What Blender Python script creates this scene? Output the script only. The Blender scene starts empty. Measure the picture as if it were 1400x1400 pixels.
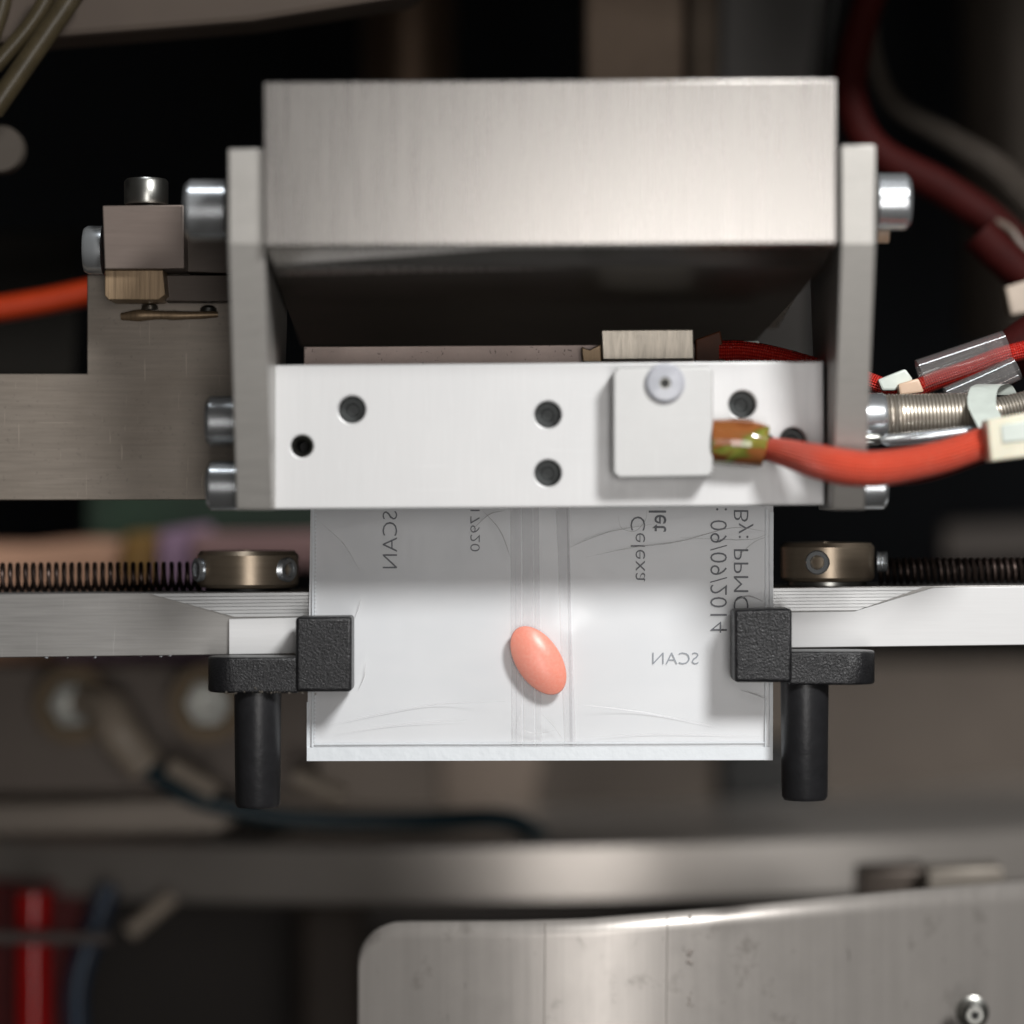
import bpy, bmesh, math, random
from mathutils import Vector, Matrix, noise

# ------------------------------------------------------------------ camera, world, lamps
U = 1e-4                 # one drawing unit = 0.1 mm; everything below is drawn in these units
D = 4000.0               # camera to pouch distance (0.4 m)
random.seed(7)
S = bpy.context.scene
C = S.collection

cam_d = bpy.data.cameras.new("camera")
cam_d.sensor_width = 36.0
cam_d.lens = 36.0 * D / 1400.0
cam_d.clip_start = 0.01
cam_d.clip_end = 10.0
cam_d.dof.use_dof = True
cam_d.dof.focus_distance = (D - 10) * U
cam_d.dof.aperture_fstop = 7.2
cam = bpy.data.objects.new("camera", cam_d)
cam.location = (0, -D * U, 0)
cam.rotation_euler = (math.radians(90), 0, 0)
C.objects.link(cam)
S.camera = cam

W = bpy.data.worlds.new("World")
S.world = W
W.use_nodes = True
W.node_tree.nodes["Background"].inputs[0].default_value = (1.0, 0.93, 0.86, 1)
W.node_tree.nodes["Background"].inputs[1].default_value = 0.03

def area(name, loc, target, size, power, color, size_y=None):
    l = bpy.data.lights.new(name, 'AREA')
    l.energy = power
    l.color = color
    l.size = size * U
    if size_y:
        l.shape = 'RECTANGLE'
        l.size_y = size_y * U
    else:
        l.shape = 'DISK'
    o = bpy.data.objects.new(name, l)
    o.location = Vector(loc) * U
    o.rotation_euler = (Vector(target) - Vector(loc)).to_track_quat('-Z', 'Y').to_euler()
    C.objects.link(o)
    return o

area("key_lamp", (2300, -4600, 3300), (0, 0, 0), 1250, 3.75, (1.0, 0.995, 0.985))
area("soft_front_lamp", (560, -5400, -500), (0, 0, -100), 1300, 0.72, (1.0, 0.97, 0.945), 3000)
area("ceiling_lamp", (-300, -1500, 5200), (0, 0, 0), 1700, 0.5, (0.92, 0.96, 1.0), 500)

S.view_settings.view_transform = 'Standard'
S.view_settings.look = 'None'
S.view_settings.exposure = 0.0
S.view_settings.gamma = 1.0
S.cycles.max_bounces = 8
S.cycles.transparent_max_bounces = 16
S.cycles.use_denoising = True
S.cycles.caustics_reflective = False
S.cycles.caustics_refractive = False

# ------------------------------------------------------------------ helpers
def P(px, py, y=0.0):
    """The point at depth y that stands at (px, py) of a 1400 x 1400 frame."""
    k = (D + y) / D
    return Vector(((px - 700) * k, y, (700 - py) * k))

WORLD = {}
def link(name, me, mat, parent=None, origin=(0, 0, 0), smooth=None):
    """Link a mesh drawn in drawing units round the given origin (world drawing units)."""
    o = bpy.data.objects.new(name, me)
    C.objects.link(o)
    if mat is not None and not me.materials:
        me.materials.append(mat)
    wo = Vector(origin)
    WORLD[o.name] = wo
    if parent is not None:
        o.parent = parent
        o.location = (wo - WORLD[parent.name]) * U
    else:
        o.location = wo * U
    return o

def thing(name, label, cat, base=(0, 0, 0), group=None):
    o = bpy.data.objects.new(name, None)
    o.empty_display_size = 0.005
    C.objects.link(o)
    o.location = Vector(base) * U
    WORLD[o.name] = Vector(base)
    o["label"] = label
    o["category"] = cat
    if group:
        o["group"] = group
    return o

def tag(o, label, cat, group=None):
    o["label"] = label
    o["category"] = cat
    if group:
        o["group"] = group
    return o

def dup(o, parent, origin, rot=None):
    c = o.copy()
    C.objects.link(c)
    c.parent = parent
    WORLD[c.name] = Vector(origin)
    c.location = (Vector(origin) - (WORLD[parent.name] if parent else Vector())) * U
    if rot is not None:
        c.rotation_euler = rot
    return c

def finish(bm, name, origin=(0, 0, 0), smooth_angle=35, flat_y=False):
    """bmesh in world drawing units -> mesh round origin, in metres."""
    bmesh.ops.translate(bm, verts=bm.verts, vec=-Vector(origin))
    bmesh.ops.scale(bm, verts=bm.verts, vec=(U, U, U))
    bmesh.ops.recalc_face_normals(bm, faces=bm.faces)
    ca = math.cos(math.radians(smooth_angle))
    tot = sum(f.calc_area() for f in bm.faces)
    for f in bm.faces:
        f.smooth = f.calc_area() < .04 * tot and not (flat_y and (abs(f.normal.y) > .999 or f.calc_area() > .008 * tot))
    for e in bm.edges:
        if len(e.link_faces) == 2:
            a, b = e.link_faces
            if a.normal.length > 0 and b.normal.length > 0 and a.normal.dot(b.normal) < ca:
                e.smooth = False
    me = bpy.data.meshes.new(name)
    bm.to_mesh(me)
    bm.free()
    return me

def bevel(bm, w, seg=2, angle=30):
    bmesh.ops.recalc_face_normals(bm, faces=bm.faces)
    ed = [e for e in bm.edges if len(e.link_faces) == 2 and e.calc_face_angle(0) > math.radians(angle)]
    bmesh.ops.bevel(bm, geom=ed, offset=w, offset_type='OFFSET', segments=seg, profile=0.5, affect='EDGES', clamp_overlap=True)

def box_bm(x0, x1, y0, y1, z0, z1, bev=0, seg=2):
    bm = bmesh.new()
    bmesh.ops.create_cube(bm, size=1)
    for v in bm.verts:
        v.co = Vector((x0 + (v.co.x + .5) * (x1 - x0), y0 + (v.co.y + .5) * (y1 - y0), z0 + (v.co.z + .5) * (z1 - z0)))
    if bev:
        bevel(bm, bev, seg)
    return bm

def slab_bm(pts, y0, y1, bev=0, seg=2):
    """Outline given as points seen at depth y0, thickness straight back to y1."""
    bm = bmesh.new()
    f = [bm.verts.new(P(a, b, y0)) for a, b in pts]
    k = [bm.verts.new(P(a, b, y0) + Vector((0, y1 - y0, 0))) for a, b in pts]
    n = len(pts)
    bm.faces.new(f)
    bm.faces.new(k[::-1])
    for i in range(n):
        bm.faces.new((f[i], k[i], k[(i + 1) % n], f[(i + 1) % n]))
    if bev:
        bevel(bm, bev, seg)
    return bm

def side_prism_bm(prof, xl, xr, bev=0, seg=2):
    """Profile in the depth/height plane [(y, z)], swept between x = xl(y, z) and xr(y, z)."""
    bm = bmesh.new()
    a = [bm.verts.new((xl(y, z), y, z)) for y, z in prof]
    b = [bm.verts.new((xr(y, z), y, z)) for y, z in prof]
    n = len(prof)
    bm.faces.new(a)
    bm.faces.new(b[::-1])
    for i in range(n):
        bm.faces.new((a[i], b[i], b[(i + 1) % n], a[(i + 1) % n]))
    if bev:
        bevel(bm, bev, seg)
    return bm

def holed_plate(name, pts, holes, y0, y1, bev=2.0):
    """Plate with real through holes: [(px, py, r)] seen at depth y0."""
    cu = bpy.data.curves.new(name, 'CURVE')
    cu.dimensions = '2D'
    cu.fill_mode = 'BOTH'
    def poly(co):
        sp = cu.splines.new('POLY')
        sp.points.add(len(co) - 1)
        for q, c in zip(sp.points, co):
            q.co = (c[0], c[1], 0, 1)
        sp.use_cyclic_u = True
    poly([(P(a, b, y0).x, P(a, b, y0).z) for a, b in pts])
    k = (D + y0) / D
    for px, py, r in holes:
        c = P(px, py, y0)
        poly([(c.x + r * k * math.cos(t * math.pi / 20), c.z + r * k * math.sin(t * math.pi / 20)) for t in range(40)])
    cu.extrude = (y1 - y0) / 2 - bev
    cu.bevel_depth = bev
    cu.bevel_resolution = 1
    cu.offset = -bev
    ob = bpy.data.objects.new(name, cu)
    C.objects.link(ob)
    dg = bpy.context.evaluated_depsgraph_get()
    me = bpy.data.meshes.new_from_object(ob.evaluated_get(dg))
    bpy.data.objects.remove(ob)
    bpy.data.curves.remove(cu)
    bm = bmesh.new()
    bm.from_mesh(me)
    bpy.data.meshes.remove(me)
    bmesh.ops.remove_doubles(bm, verts=bm.verts, dist=0.01)
    bmesh.ops.transform(bm, matrix=Matrix.Translation((0, (y0 + y1) / 2, 0)) @ Matrix.Rotation(math.radians(90), 4, 'X'), verts=bm.verts)
    return bm

AX = {'X': Matrix.Rotation(math.radians(90), 4, 'Y'), '-X': Matrix.Rotation(math.radians(-90), 4, 'Y'), 'Z': Matrix.Identity(4),
      '-Y': Matrix.Rotation(math.radians(90), 4, 'X'), '-Z': Matrix.Rotation(math.radians(180), 4, 'X')}

def lathe_bm(prof, center, axis='Z', seg=36, knurl=0.0, bm=None):
    """Profile [(r, h)] turned about an axis; h runs along the axis from the centre."""
    own = bm is None
    bm = bm or bmesh.new()
    m = Matrix.Translation(center) @ (AX[axis] if isinstance(axis, str) else axis)
    rings = []
    for r, h in prof:
        if r < 1e-6:
            rings.append([bm.verts.new(m @ Vector((0, 0, h)))])
        else:
            ring = []
            for i in range(seg):
                rr = r * (1 - (knurl if i % 2 else 0))
                t = 2 * math.pi * i / seg
                ring.append(bm.verts.new(m @ Vector((rr * math.cos(t), rr * math.sin(t), h))))
            rings.append(ring)
    for a, b in zip(rings, rings[1:]):
        if len(a) == 1 and len(b) == 1:
            continue
        for i in range(seg):
            j = (i + 1) % seg
            if len(a) == 1:
                bm.faces.new((a[0], b[i], b[j]))
            elif len(b) == 1:
                bm.faces.new((a[i], b[0], a[j]))
            else:
                bm.faces.new((a[i], b[i], b[j], a[j]))
    return bm

def spline(pts, n=10):
    pts = [Vector(p) for p in pts]
    if len(pts) == 2:
        return [pts[0].lerp(pts[1], i / n) for i in range(n + 1)]
    q = [2 * pts[0] - pts[1]] + pts + [2 * pts[-1] - pts[-2]]
    out = []
    for i in range(1, len(q) - 2):
        for k in range(n):
            t = k / n
            a, b, c, d = q[i - 1], q[i], q[i + 1], q[i + 2]
            out.append(0.5 * ((2 * b) + (c - a) * t + (2 * a - 5 * b + 4 * c - d) * t * t + (3 * b - a - 3 * c + d) * t ** 3))
    out.append(pts[-1])
    return out

def tube_bm(path, radius, seg=16, cap=True, bm=None, wob=0.0):
    """Tube along a list of points; radius a number or a list; carries a UV map (round, along)."""
    bm = bm or bmesh.new()
    uvl = bm.loops.layers.uv.verify()
    n = len(path)
    rad = radius if isinstance(radius, (list, tuple)) else [radius] * n
    if len(rad) != n:
        rad = [rad[int(i * (len(rad) - 1) / (n - 1))] + (rad[min(int(i * (len(rad) - 1) / (n - 1)) + 1, len(rad) - 1)] - rad[int(i * (len(rad) - 1) / (n - 1))]) * ((i * (len(rad) - 1) / (n - 1)) % 1) for i in range(n)]
    t0 = (path[1] - path[0]).normalized()
    up = Vector((0, 0, 1)) if abs(t0.z) < .9 else Vector((0, 1, 0))
    nrm = (up - t0 * up.dot(t0)).normalized()
    rings, lens, L = [], [], 0.0
    for i in range(n):
        t = (path[min(i + 1, n - 1)] - path[max(i - 1, 0)]).normalized()
        nrm = (nrm - t * nrm.dot(t)).normalized()
        b = t.cross(nrm)
        if i:
            L += (path[i] - path[i - 1]).length
        lens.append(L)
        ring = []
        for k in range(seg):
            a = 2 * math.pi * k / seg
            d = nrm * math.cos(a) + b * math.sin(a)
            r = rad[i]
            if wob:
                r *= 1 + wob * noise.noise((path[i] + d * r) * 0.03)
            ring.append(bm.verts.new(path[i] + d * r))
        rings.append(ring)
    for i in range(n - 1):
        for k in range(seg):
            j = (k + 1) % seg
            f = bm.faces.new((rings[i][k], rings[i][j], rings[i + 1][j], rings[i + 1][k]))
            for lp, (a, b) in zip(f.loops, ((k, i), (k + 1, i), (k + 1, i + 1), (k, i + 1))):
                lp[uvl].uv = (a / seg, lens[b] / 100.0)
    if cap:
        bm.faces.new(rings[0][::-1])
        bm.faces.new(rings[-1])
    return bm

def coil_bm(a, b, radius, wire, pitch, per=20, seg=7, wobble=0.0):
    a, b = Vector(a), Vector(b)
    d = b - a
    L = d.length
    t = d.normalized()
    u = (Vector((0, 0, 1)) - t * t.z).normalized()
    v = t.cross(u)
    turns = L / pitch
    n = int(turns * per)
    pts = []
    for i in range(n + 1):
        s = i / n
        an = 2 * math.pi * turns * s
        r = radius * (1 + wobble * math.sin(s * 17))
        pts.append(a + d * s + (u * math.cos(an) + v * math.sin(an)) * r)
    return tube_bm(pts, wire, seg)

# ------------------------------------------------------------------ materials
def lin(c):
    return tuple((x / 255 / 12.92) if x / 255 <= .04045 else ((x / 255 + .055) / 1.055) ** 2.4 for x in c) + (1,)

def nodes(name):
    m = bpy.data.materials.new(name)
    m.use_nodes = True
    nt = m.node_tree
    return m, nt, nt.nodes["Principled BSDF"]

def coords(nt, scale, rot=(0, 0, 0)):
    tc = nt.nodes.new("ShaderNodeTexCoord")
    mp = nt.nodes.new("ShaderNodeMapping")
    mp.inputs["Scale"].default_value = [s / U for s in scale]
    mp.inputs["Rotation"].default_value = rot
    nt.links.new(tc.outputs["Object"], mp.inputs["Vector"])
    return mp.outputs["Vector"]

def tex(nt, vec, scale=1.0, detail=3.0, rough=.55):
    n = nt.nodes.new("ShaderNodeTexNoise")
    n.inputs["Scale"].default_value = scale
    n.inputs["Detail"].default_value = detail
    n.inputs["Roughness"].default_value = rough
    nt.links.new(vec, n.inputs["Vector"])
    return n.outputs["Fac"]

def ramp(nt, fac, stops):
    r = nt.nodes.new("ShaderNodeValToRGB")
    e = r.color_ramp.elements
    e[0].position, e[0].color = stops[0]
    e[1].position, e[1].color = stops[-1]
    for p, c in stops[1:-1]:
        x = e.new(p)
        x.color = c
    nt.links.new(fac, r.inputs["Fac"])
    return r.outputs["Color"]

def math_node(nt, op, a, b):
    n = nt.nodes.new("ShaderNodeMath")
    n.operation = op
    for i, x in enumerate((a, b)):
        if isinstance(x, (int, float)):
            n.inputs[i].default_value = x
        else:
            nt.links.new(x, n.inputs[i])
    return n.outputs[0]

def mix_col(nt, fac, a, b, mode='MIX'):
    n = nt.nodes.new("ShaderNodeMix")
    n.data_type = 'RGBA'
    n.blend_type = mode
    for s, x in ((n.inputs[0], fac), (n.inputs[6], a), (n.inputs[7], b)):
        if isinstance(x, (int, float)):
            s.default_value = x
        elif isinstance(x, tuple):
            s.default_value = x
        else:
            nt.links.new(x, s)
    return n.outputs[2]

def bump(nt, h, strength, dist):
    b = nt.nodes.new("ShaderNodeBump")
    b.inputs["Strength"].default_value = strength
    b.inputs["Distance"].default_value = dist * U
    nt.links.new(h, b.inputs["Height"])
    return b.outputs["Normal"]

def metal(name, col, rough=.4, metallic=1.0, brush=(.02, .02, .6), amount=.12, bumps=.15, stain=0.0, stain_col=None, speck=0.0, aniso=0.0, rvar=.22, scratch=0.0):
    """Machined metal: fine brushing along one axis, cloudy wear, optional stains and specks."""
    m, nt, b = nodes(name)
    b.inputs["Metallic"].default_value = metallic
    br = tex(nt, coords(nt, brush), 1.0, 4, .6)
    cl = tex(nt, coords(nt, (.008, .008, .008)), 1.0, 4, .6)
    c0 = lin(col)
    lo = tuple(x * (1 - amount) for x in c0[:3]) + (1,)
    hi = tuple(min(1, x * (1 + amount)) for x in c0[:3]) + (1,)
    c = ramp(nt, br, [(.25, lo), (.75, hi)])
    if stain:
        sc = stain_col or tuple(x * .55 for x in c0[:3]) + (1,)
        f = ramp(nt, cl, [(.42, (0, 0, 0, 1)), (.72, (stain, stain, stain, 1))])
        c = mix_col(nt, f, c, sc)
    if speck:
        sp = tex(nt, coords(nt, (.16, .16, .16)), 1.0, 2, .6)
        f = ramp(nt, sp, [(.64, (0, 0, 0, 1)), (.72, (speck, speck, speck, 1))])
        c = mix_col(nt, f, c, tuple(x * .35 for x in c0[:3]) + (1,))
    if scratch:
        for sc, ro in (((.22, .22, .008), .7), ((.0060, .2, .26), .3), ((.25, .25, .012), -.9)):
            sn = tex(nt, coords(nt, sc, (0, ro, 0)), 1.0, 2, .5)
            f = ramp(nt, sn, [(.715, (0, 0, 0, 1)), (.735, (scratch, scratch, scratch, 1))])
            c = mix_col(nt, f, c, tuple(min(1, x * 1.45) for x in c0[:3]) + (1,))
        gr = tex(nt, coords(nt, (.014, .014, .02)), 1.0, 6, .7)
        c = mix_col(nt, ramp(nt, gr, [(.55, (0, 0, 0, 1)), (.8, (scratch * .5,) * 3 + (1,))]), c, tuple(x * .6 for x in c0[:3]) + (1,))
    nt.links.new(c, b.inputs["Base Color"])
    r = math_node(nt, 'ADD', math_node(nt, 'MULTIPLY', math_node(nt, 'SUBTRACT', cl, .5), rvar), rough)
    r = math_node(nt, 'ADD', math_node(nt, 'MULTIPLY', math_node(nt, 'SUBTRACT', br, .5), .12), r)
    nt.links.new(r, b.inputs["Roughness"])
    if aniso:
        b.inputs["Anisotropic"].default_value = aniso
    if bumps:
        nt.links.new(bump(nt, br, bumps, 1.0), b.inputs["Normal"])
    return m

def plain(name, col, rough=.5, metallic=0.0, vary=.12, scale=.03, bumps=0.0, bscale=.1, spec=.5, **kw):
    m, nt, b = nodes(name)
    c0 = lin(col)
    n = tex(nt, coords(nt, (scale,) * 3), 1.0, 4, .6)
    c = ramp(nt, n, [(.3, tuple(x * (1 - vary) for x in c0[:3]) + (1,)), (.7, tuple(min(1, x * (1 + vary)) for x in c0[:3]) + (1,))])
    nt.links.new(c, b.inputs["Base Color"])
    b.inputs["Roughness"].default_value = rough
    b.inputs["Metallic"].default_value = metallic
    b.inputs["Specular IOR Level"].default_value = spec
    if bumps:
        nb = tex(nt, coords(nt, (bscale,) * 3), 1.0, 3, .6)
        nt.links.new(bump(nt, nb, bumps, 4.0), b.inputs["Normal"])
    for k, v in kw.items():
        b.inputs[k.replace("_", " ")].default_value = v
    return m

def braid(name, col, hi, rough=.45, n_round=14, n_len=22, depth=3.0):
    """Woven sleeve: two crossing spirals over the tube's UV map."""
    m, nt, b = nodes(name)
    uv = nt.nodes.new("ShaderNodeUVMap")
    sep = nt.nodes.new("ShaderNodeSeparateXYZ")
    nt.links.new(uv.outputs[0], sep.inputs[0])
    def sn(sign):
        a = math_node(nt, 'MULTIPLY', sep.outputs[0], n_round * 2 * math.pi)
        c = math_node(nt, 'MULTIPLY', sep.outputs[1], n_len * 2 * math.pi * sign)
        return math_node(nt, 'SINE', math_node(nt, 'ADD', a, c), 0)
    h = math_node(nt, 'MULTIPLY', sn(1), sn(-1))
    h = math_node(nt, 'ADD', math_node(nt, 'MULTIPLY', h, .5), .5)
    nz = tex(nt, coords(nt, (.08,) * 3), 1.0, 3, .6)
    c0 = lin(col)
    c = ramp(nt, h, [(.12, tuple(x * .52 for x in c0[:3]) + (1,)), (.55, c0), (1.0, lin(hi))])
    sp = tex(nt, coords(nt, (.22,) * 3), 1.0, 2, .6)
    c = mix_col(nt, ramp(nt, sp, [(.60, (0, 0, 0, 1)), (.74, (.55, .55, .55, 1))]), c, tuple(min(1, x * 1.3 + .12) for x in lin(hi)[:3]) + (1,))  # pale specks painted in as highlights on the weave
    c = mix_col(nt, math_node(nt, 'MULTIPLY', nz, .35), c, tuple(x * .55 for x in c0[:3]) + (1,))
    nt.links.new(c, b.inputs["Base Color"])
    b.inputs["Roughness"].default_value = rough
    nt.links.new(bump(nt, h, .7, depth), b.inputs["Normal"])
    return m

M = {}
M['block'] = metal("brushed_aluminium_block", (170, 166, 162), .28, .95, (.22, .02, .006), .018, .018, rvar=.02, scratch=.12)
M['plate'] = metal("side_plate_aluminium", (172, 169, 164), .40, .6, (.02, .02, .30), .06, .08, stain=.08, scratch=.4)
M['bar'] = metal("bright_aluminium_bar", (211, 211, 211), .48, .3, (.25, .02, .01), .03, .04, scratch=.12)
M['sensor'] = metal('sensor_aluminium', (203, 203, 202), .5, .25, (.06, .06, .06), .03, .05, scratch=.1)
M['rear'] = metal("rear_bar_metal", (190, 172, 164), .5, .5, (.05, .05, .05), .10, .1, stain=.3, speck=.8)
M['clamp'] = metal("sawn_clamp_metal", (180, 172, 160), .42, .85, (.11, .02, .012), .38, .8, stain=.15)
M['chrome'] = plain("zinc_plated_steel", (215, 219, 222), .27, .85, .06)
M['chrome_dull'] = plain("dull_plated_steel", (165, 165, 160), .32, 1.0, .12)
M['bracket'] = metal("bracket_steel", (136, 127, 117), .42, .5, (.012, .03, .22), .10, .15, stain=.35, stain_col=lin((106, 95, 83)), speck=.25, scratch=.7)
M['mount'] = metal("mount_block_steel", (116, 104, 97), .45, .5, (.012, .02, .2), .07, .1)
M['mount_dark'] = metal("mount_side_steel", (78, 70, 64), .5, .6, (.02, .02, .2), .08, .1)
M['brass'] = metal("brass_spacer", (150, 128, 102), .45, .6, (.22, .02, .008), .22, .3)
M['rail'] = metal("rail_grey_aluminium", (148, 146, 143), .42, .6, (.010, .02, .28), .10, .14, stain=.08, scratch=.4)
M['rail_lit'] = metal("lit_rail_aluminium", (216, 216, 216), .5, .25, (.010, .02, .3), .03, .05)  # paler copy of the rail metal, light put into the colour
M['milled'] = metal("milled_aluminium", (186, 187, 187), .36, .6, (.004, .02, .16), .22, .5)
M['collar'] = metal("nickel_collar", (176, 160, 140), .34, .75, (.01, .01, .12), .12, .12, stain=.25)
M['black_cast'] = plain("black_cast_metal", (28, 28, 30), .31, 0, .25, .05, .4, .38)
M['black_pin'] = plain("black_pin_metal", (34, 34, 36), .38, 0, .15, .04, .12, .12)
M['spring_dark'] = plain("dark_spring_steel", (52, 42, 38), .4, .8, .2)
M['spring_bright'] = plain("bright_spring_steel", (196, 188, 176), .36, .8, .1)
M['hole'] = plain("dark_hole_steel", (54, 57, 57), .45, .4, .15)
M['hole_black'] = plain("oxide_black", (26, 26, 25), .5, .3, .2)
M['red_hose'] = braid("red_silicone_sleeve", (250, 84, 58), (255, 130, 100), .34, 14, 15, 7.0)
M['red_braid'] = braid("red_glass_braid", (196, 22, 16), (240, 80, 60), .3, 10, 16, 4.0)
M['red_dark'] = plain("dark_red_sleeve", (54, 13, 11), .65, 0, .15, .05, .15, .2, .12)
M['grey_braid'] = braid("grey_wire_braid", (58, 51, 44), (88, 78, 68), .5, 10, 12, 5.0)
M['cream'] = plain("cream_nylon", (226, 220, 198), .38, 0, .06, .03, .05, .1, .5, Subsurface_Weight=.15, Subsurface_Scale=.002)
M['milk'] = plain("pale_nylon", (208, 216, 208), .35, 0, .08)
M['beige'] = plain("beige_nylon", (212, 182, 156), .4, 0, .08)
M['black_wall'] = plain("black_interior_paint", (32, 36, 42), .8, 0, .2, .002)
M['brown_panel'] = plain("dull_steel_panel", (108, 97, 87), .5, .2, .2, .003)
M['orange_tube'] = plain("orange_tube", (164, 50, 16), .4, 0, .08)
M['teal_tube'] = plain("teal_tube", (24, 52, 62), .4, 0, .1)
M['white_fit'] = plain("off_white_fitting", (170, 156, 140), .45, 0, .08)
M['steel_rim'] = plain("turned_steel_rim", (192, 185, 178), .30, .68, .08, .004)
M['steel_guard'] = None

def clear_plastic(name, tint, gloss=.12, milk=.1, rough=.08, white=.8):
    m = bpy.data.materials.new(name)
    m.use_nodes = True
    nt = m.node_tree
    nt.nodes.clear()
    out = nt.nodes.new("ShaderNodeOutputMaterial")
    tr = nt.nodes.new("ShaderNodeBsdfTransparent")
    tr.inputs[0].default_value = tint
    gl = nt.nodes.new("ShaderNodeBsdfGlossy")
    gl.inputs["Roughness"].default_value = rough
    df = nt.nodes.new("ShaderNodeBsdfDiffuse")
    df.inputs[0].default_value = (white, white, white, 1)
    lw = nt.nodes.new("ShaderNodeLayerWeight")      # Schlick reflection that is the same from both sides of a thin wall
    lw.inputs[0].default_value = .5
    fc = math_node(nt, 'ADD', math_node(nt, 'MULTIPLY', math_node(nt, 'POWER', lw.outputs["Facing"], 4.0), .6), .045)
    a = nt.nodes.new("ShaderNodeMixShader")
    a.inputs[0].default_value = milk
    nt.links.new(tr.outputs[0], a.inputs[1])
    nt.links.new(df.outputs[0], a.inputs[2])
    b = nt.nodes.new("ShaderNodeMixShader")
    nt.links.new(math_node(nt, 'MULTIPLY', math_node(nt, 'ADD', fc, gloss), .32 if 'film' in name else 1.0), b.inputs[0])
    nt.links.new(a.outputs[0], b.inputs[1])
    nt.links.new(gl.outputs[0], b.inputs[2])
    nt.links.new(b.outputs[0], out.inputs[0])
    return m
M['clear'] = clear_plastic("clear_tube_plastic", (.95, .90, .88, 1), .10, .10)
M['washer'] = plain("clear_washer_plastic", (206, 208, 216), .12, 0, .06, .05, 0, .1, .5, Alpha=.75)
M['film'] = clear_plastic("clear_film", (1, 1, 1, 1), -.005, .06, .33, .97)
M['smoke_tube'] = plain("smoky_olive_tube", (62, 54, 38), .35, 0, .2, Alpha=.8)

def milky_film():
    m = bpy.data.materials.new("milky_film")
    m.use_nodes = True
    nt = m.node_tree
    nt.nodes.clear()
    out = nt.nodes.new("ShaderNodeOutputMaterial")
    tr = nt.nodes.new("ShaderNodeBsdfTransparent")
    tr.inputs[0].default_value = (.95, .96, .98, 1)
    df = nt.nodes.new("ShaderNodeBsdfDiffuse")
    tl = nt.nodes.new("ShaderNodeBsdfTranslucent")
    n = tex(nt, coords(nt, (.012, .012, .03)), 1.0, 4, .55)
    nt.links.new(ramp(nt, n, [(.3, (.82, .84, .865, 1)), (.7, (.86, .875, .895, 1))]), df.inputs[0])
    tl.inputs[0].default_value = (.85, .86, .88, 1)
    a = nt.nodes.new("ShaderNodeMixShader")
    a.inputs[0].default_value = .07
    nt.links.new(df.outputs[0], a.inputs[1])
    nt.links.new(tl.outputs[0], a.inputs[2])
    b = nt.nodes.new("ShaderNodeMixShader")
    b.inputs[0].default_value = .92
    nt.links.new(tr.outputs[0], b.inputs[1])
    nt.links.new(a.outputs[0], b.inputs[2])
    gl = nt.nodes.new("ShaderNodeBsdfGlossy")
    gl.inputs["Roughness"].default_value = .25
    c = nt.nodes.new("ShaderNodeMixShader")
    c.inputs[0].default_value = .04
    nt.links.new(b.outputs[0], c.inputs[1])
    nt.links.new(gl.outputs[0], c.inputs[2])
    nt.links.new(c.outputs[0], out.inputs[0])
    return m
M['milky'] = milky_film()

def amber():
    m, nt, b = nodes("amber_connector_resin")
    vec = coords(nt, (.013, .03, .042), (0, .7, 0))
    n = tex(nt, vec, 1.0, 2, .5)
    c = ramp(nt, n, [(.30, lin((112, 58, 28))), (.44, lin((150, 92, 52))), (.50, lin((140, 88, 46))), (.54, lin((104, 110, 44))), (.60, lin((136, 140, 62))), (.65, lin((120, 72, 38))), (.8, lin((120, 64, 30)))])
    nt.links.new(c, b.inputs["Base Color"])
    b.inputs["Roughness"].default_value = .12
    b.inputs["Coat Weight"].default_value = .6
    return m
M['amber'] = amber()
M['tape'] = plain("brown_polyimide_tape", (84, 46, 26), .5, 0, .2, .03, 0, .1, .2)

def guard():
    """Worn stainless sheet: vertical rub lines, dark nicks and smears."""
    m, nt, b = nodes("worn_stainless_guard")
    c0 = lin((192, 186, 180))
    v = tex(nt, coords(nt, (.05, .01, .0012)), 1.0, 5, .65)
    c = ramp(nt, v, [(.3, tuple(x * .86 for x in c0[:3]) + (1,)), (.7, c0)])
    s = tex(nt, coords(nt, (.016, .02, .016)), 1.0, 5, .7)
    c = mix_col(nt, ramp(nt, s, [(.58, (0, 0, 0, 1)), (.76, (.55, .55, .55, 1))]), c, lin((96, 88, 80)))
    sc = tex(nt, coords(nt, (.10, .02, .02), (0, .35, 0)), 1.0, 3, .6)
    c = mix_col(nt, ramp(nt, sc, [(.70, (0, 0, 0, 1)), (.76, (.6, .6, .6, 1))]), c, lin((70, 64, 58)))
    nt.links.new(c, b.inputs["Base Color"])
    b.inputs["Metallic"].default_value = .55
    r = math_node(nt, 'ADD', math_node(nt, 'MULTIPLY', s, .2), .26)
    nt.links.new(r, b.inputs["Roughness"])
    nt.links.new(bump(nt, v, .12, 1.0), b.inputs["Normal"])
    return m
M['steel_guard'] = guard()

def tablet_mat():
    m, nt, b = nodes("coral_tablet_coating")
    n = tex(nt, coords(nt, (.25,) * 3), 1.0, 3, .6)
    nt.links.new(ramp(nt, n, [(.3, lin((254, 146, 120))), (.7, lin((255, 162, 138)))]), b.inputs["Base Color"])
    b.inputs["Roughness"].default_value = .33
    b.inputs["Subsurface Weight"].default_value = .15
    b.inputs["Subsurface Scale"].default_value = .001
    nt.links.new(bump(nt, n, .1, 1.0), b.inputs["Normal"])
    return m
M['tablet'] = tablet_mat()
M['ink'] = plain("grey_print_ink", (102, 105, 112), .7, 0, .1)
M['ink_lit'] = plain("lit_print_ink", (150, 156, 164), .7, 0, .06)  # same print, made paler for the lettering in the light

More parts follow.
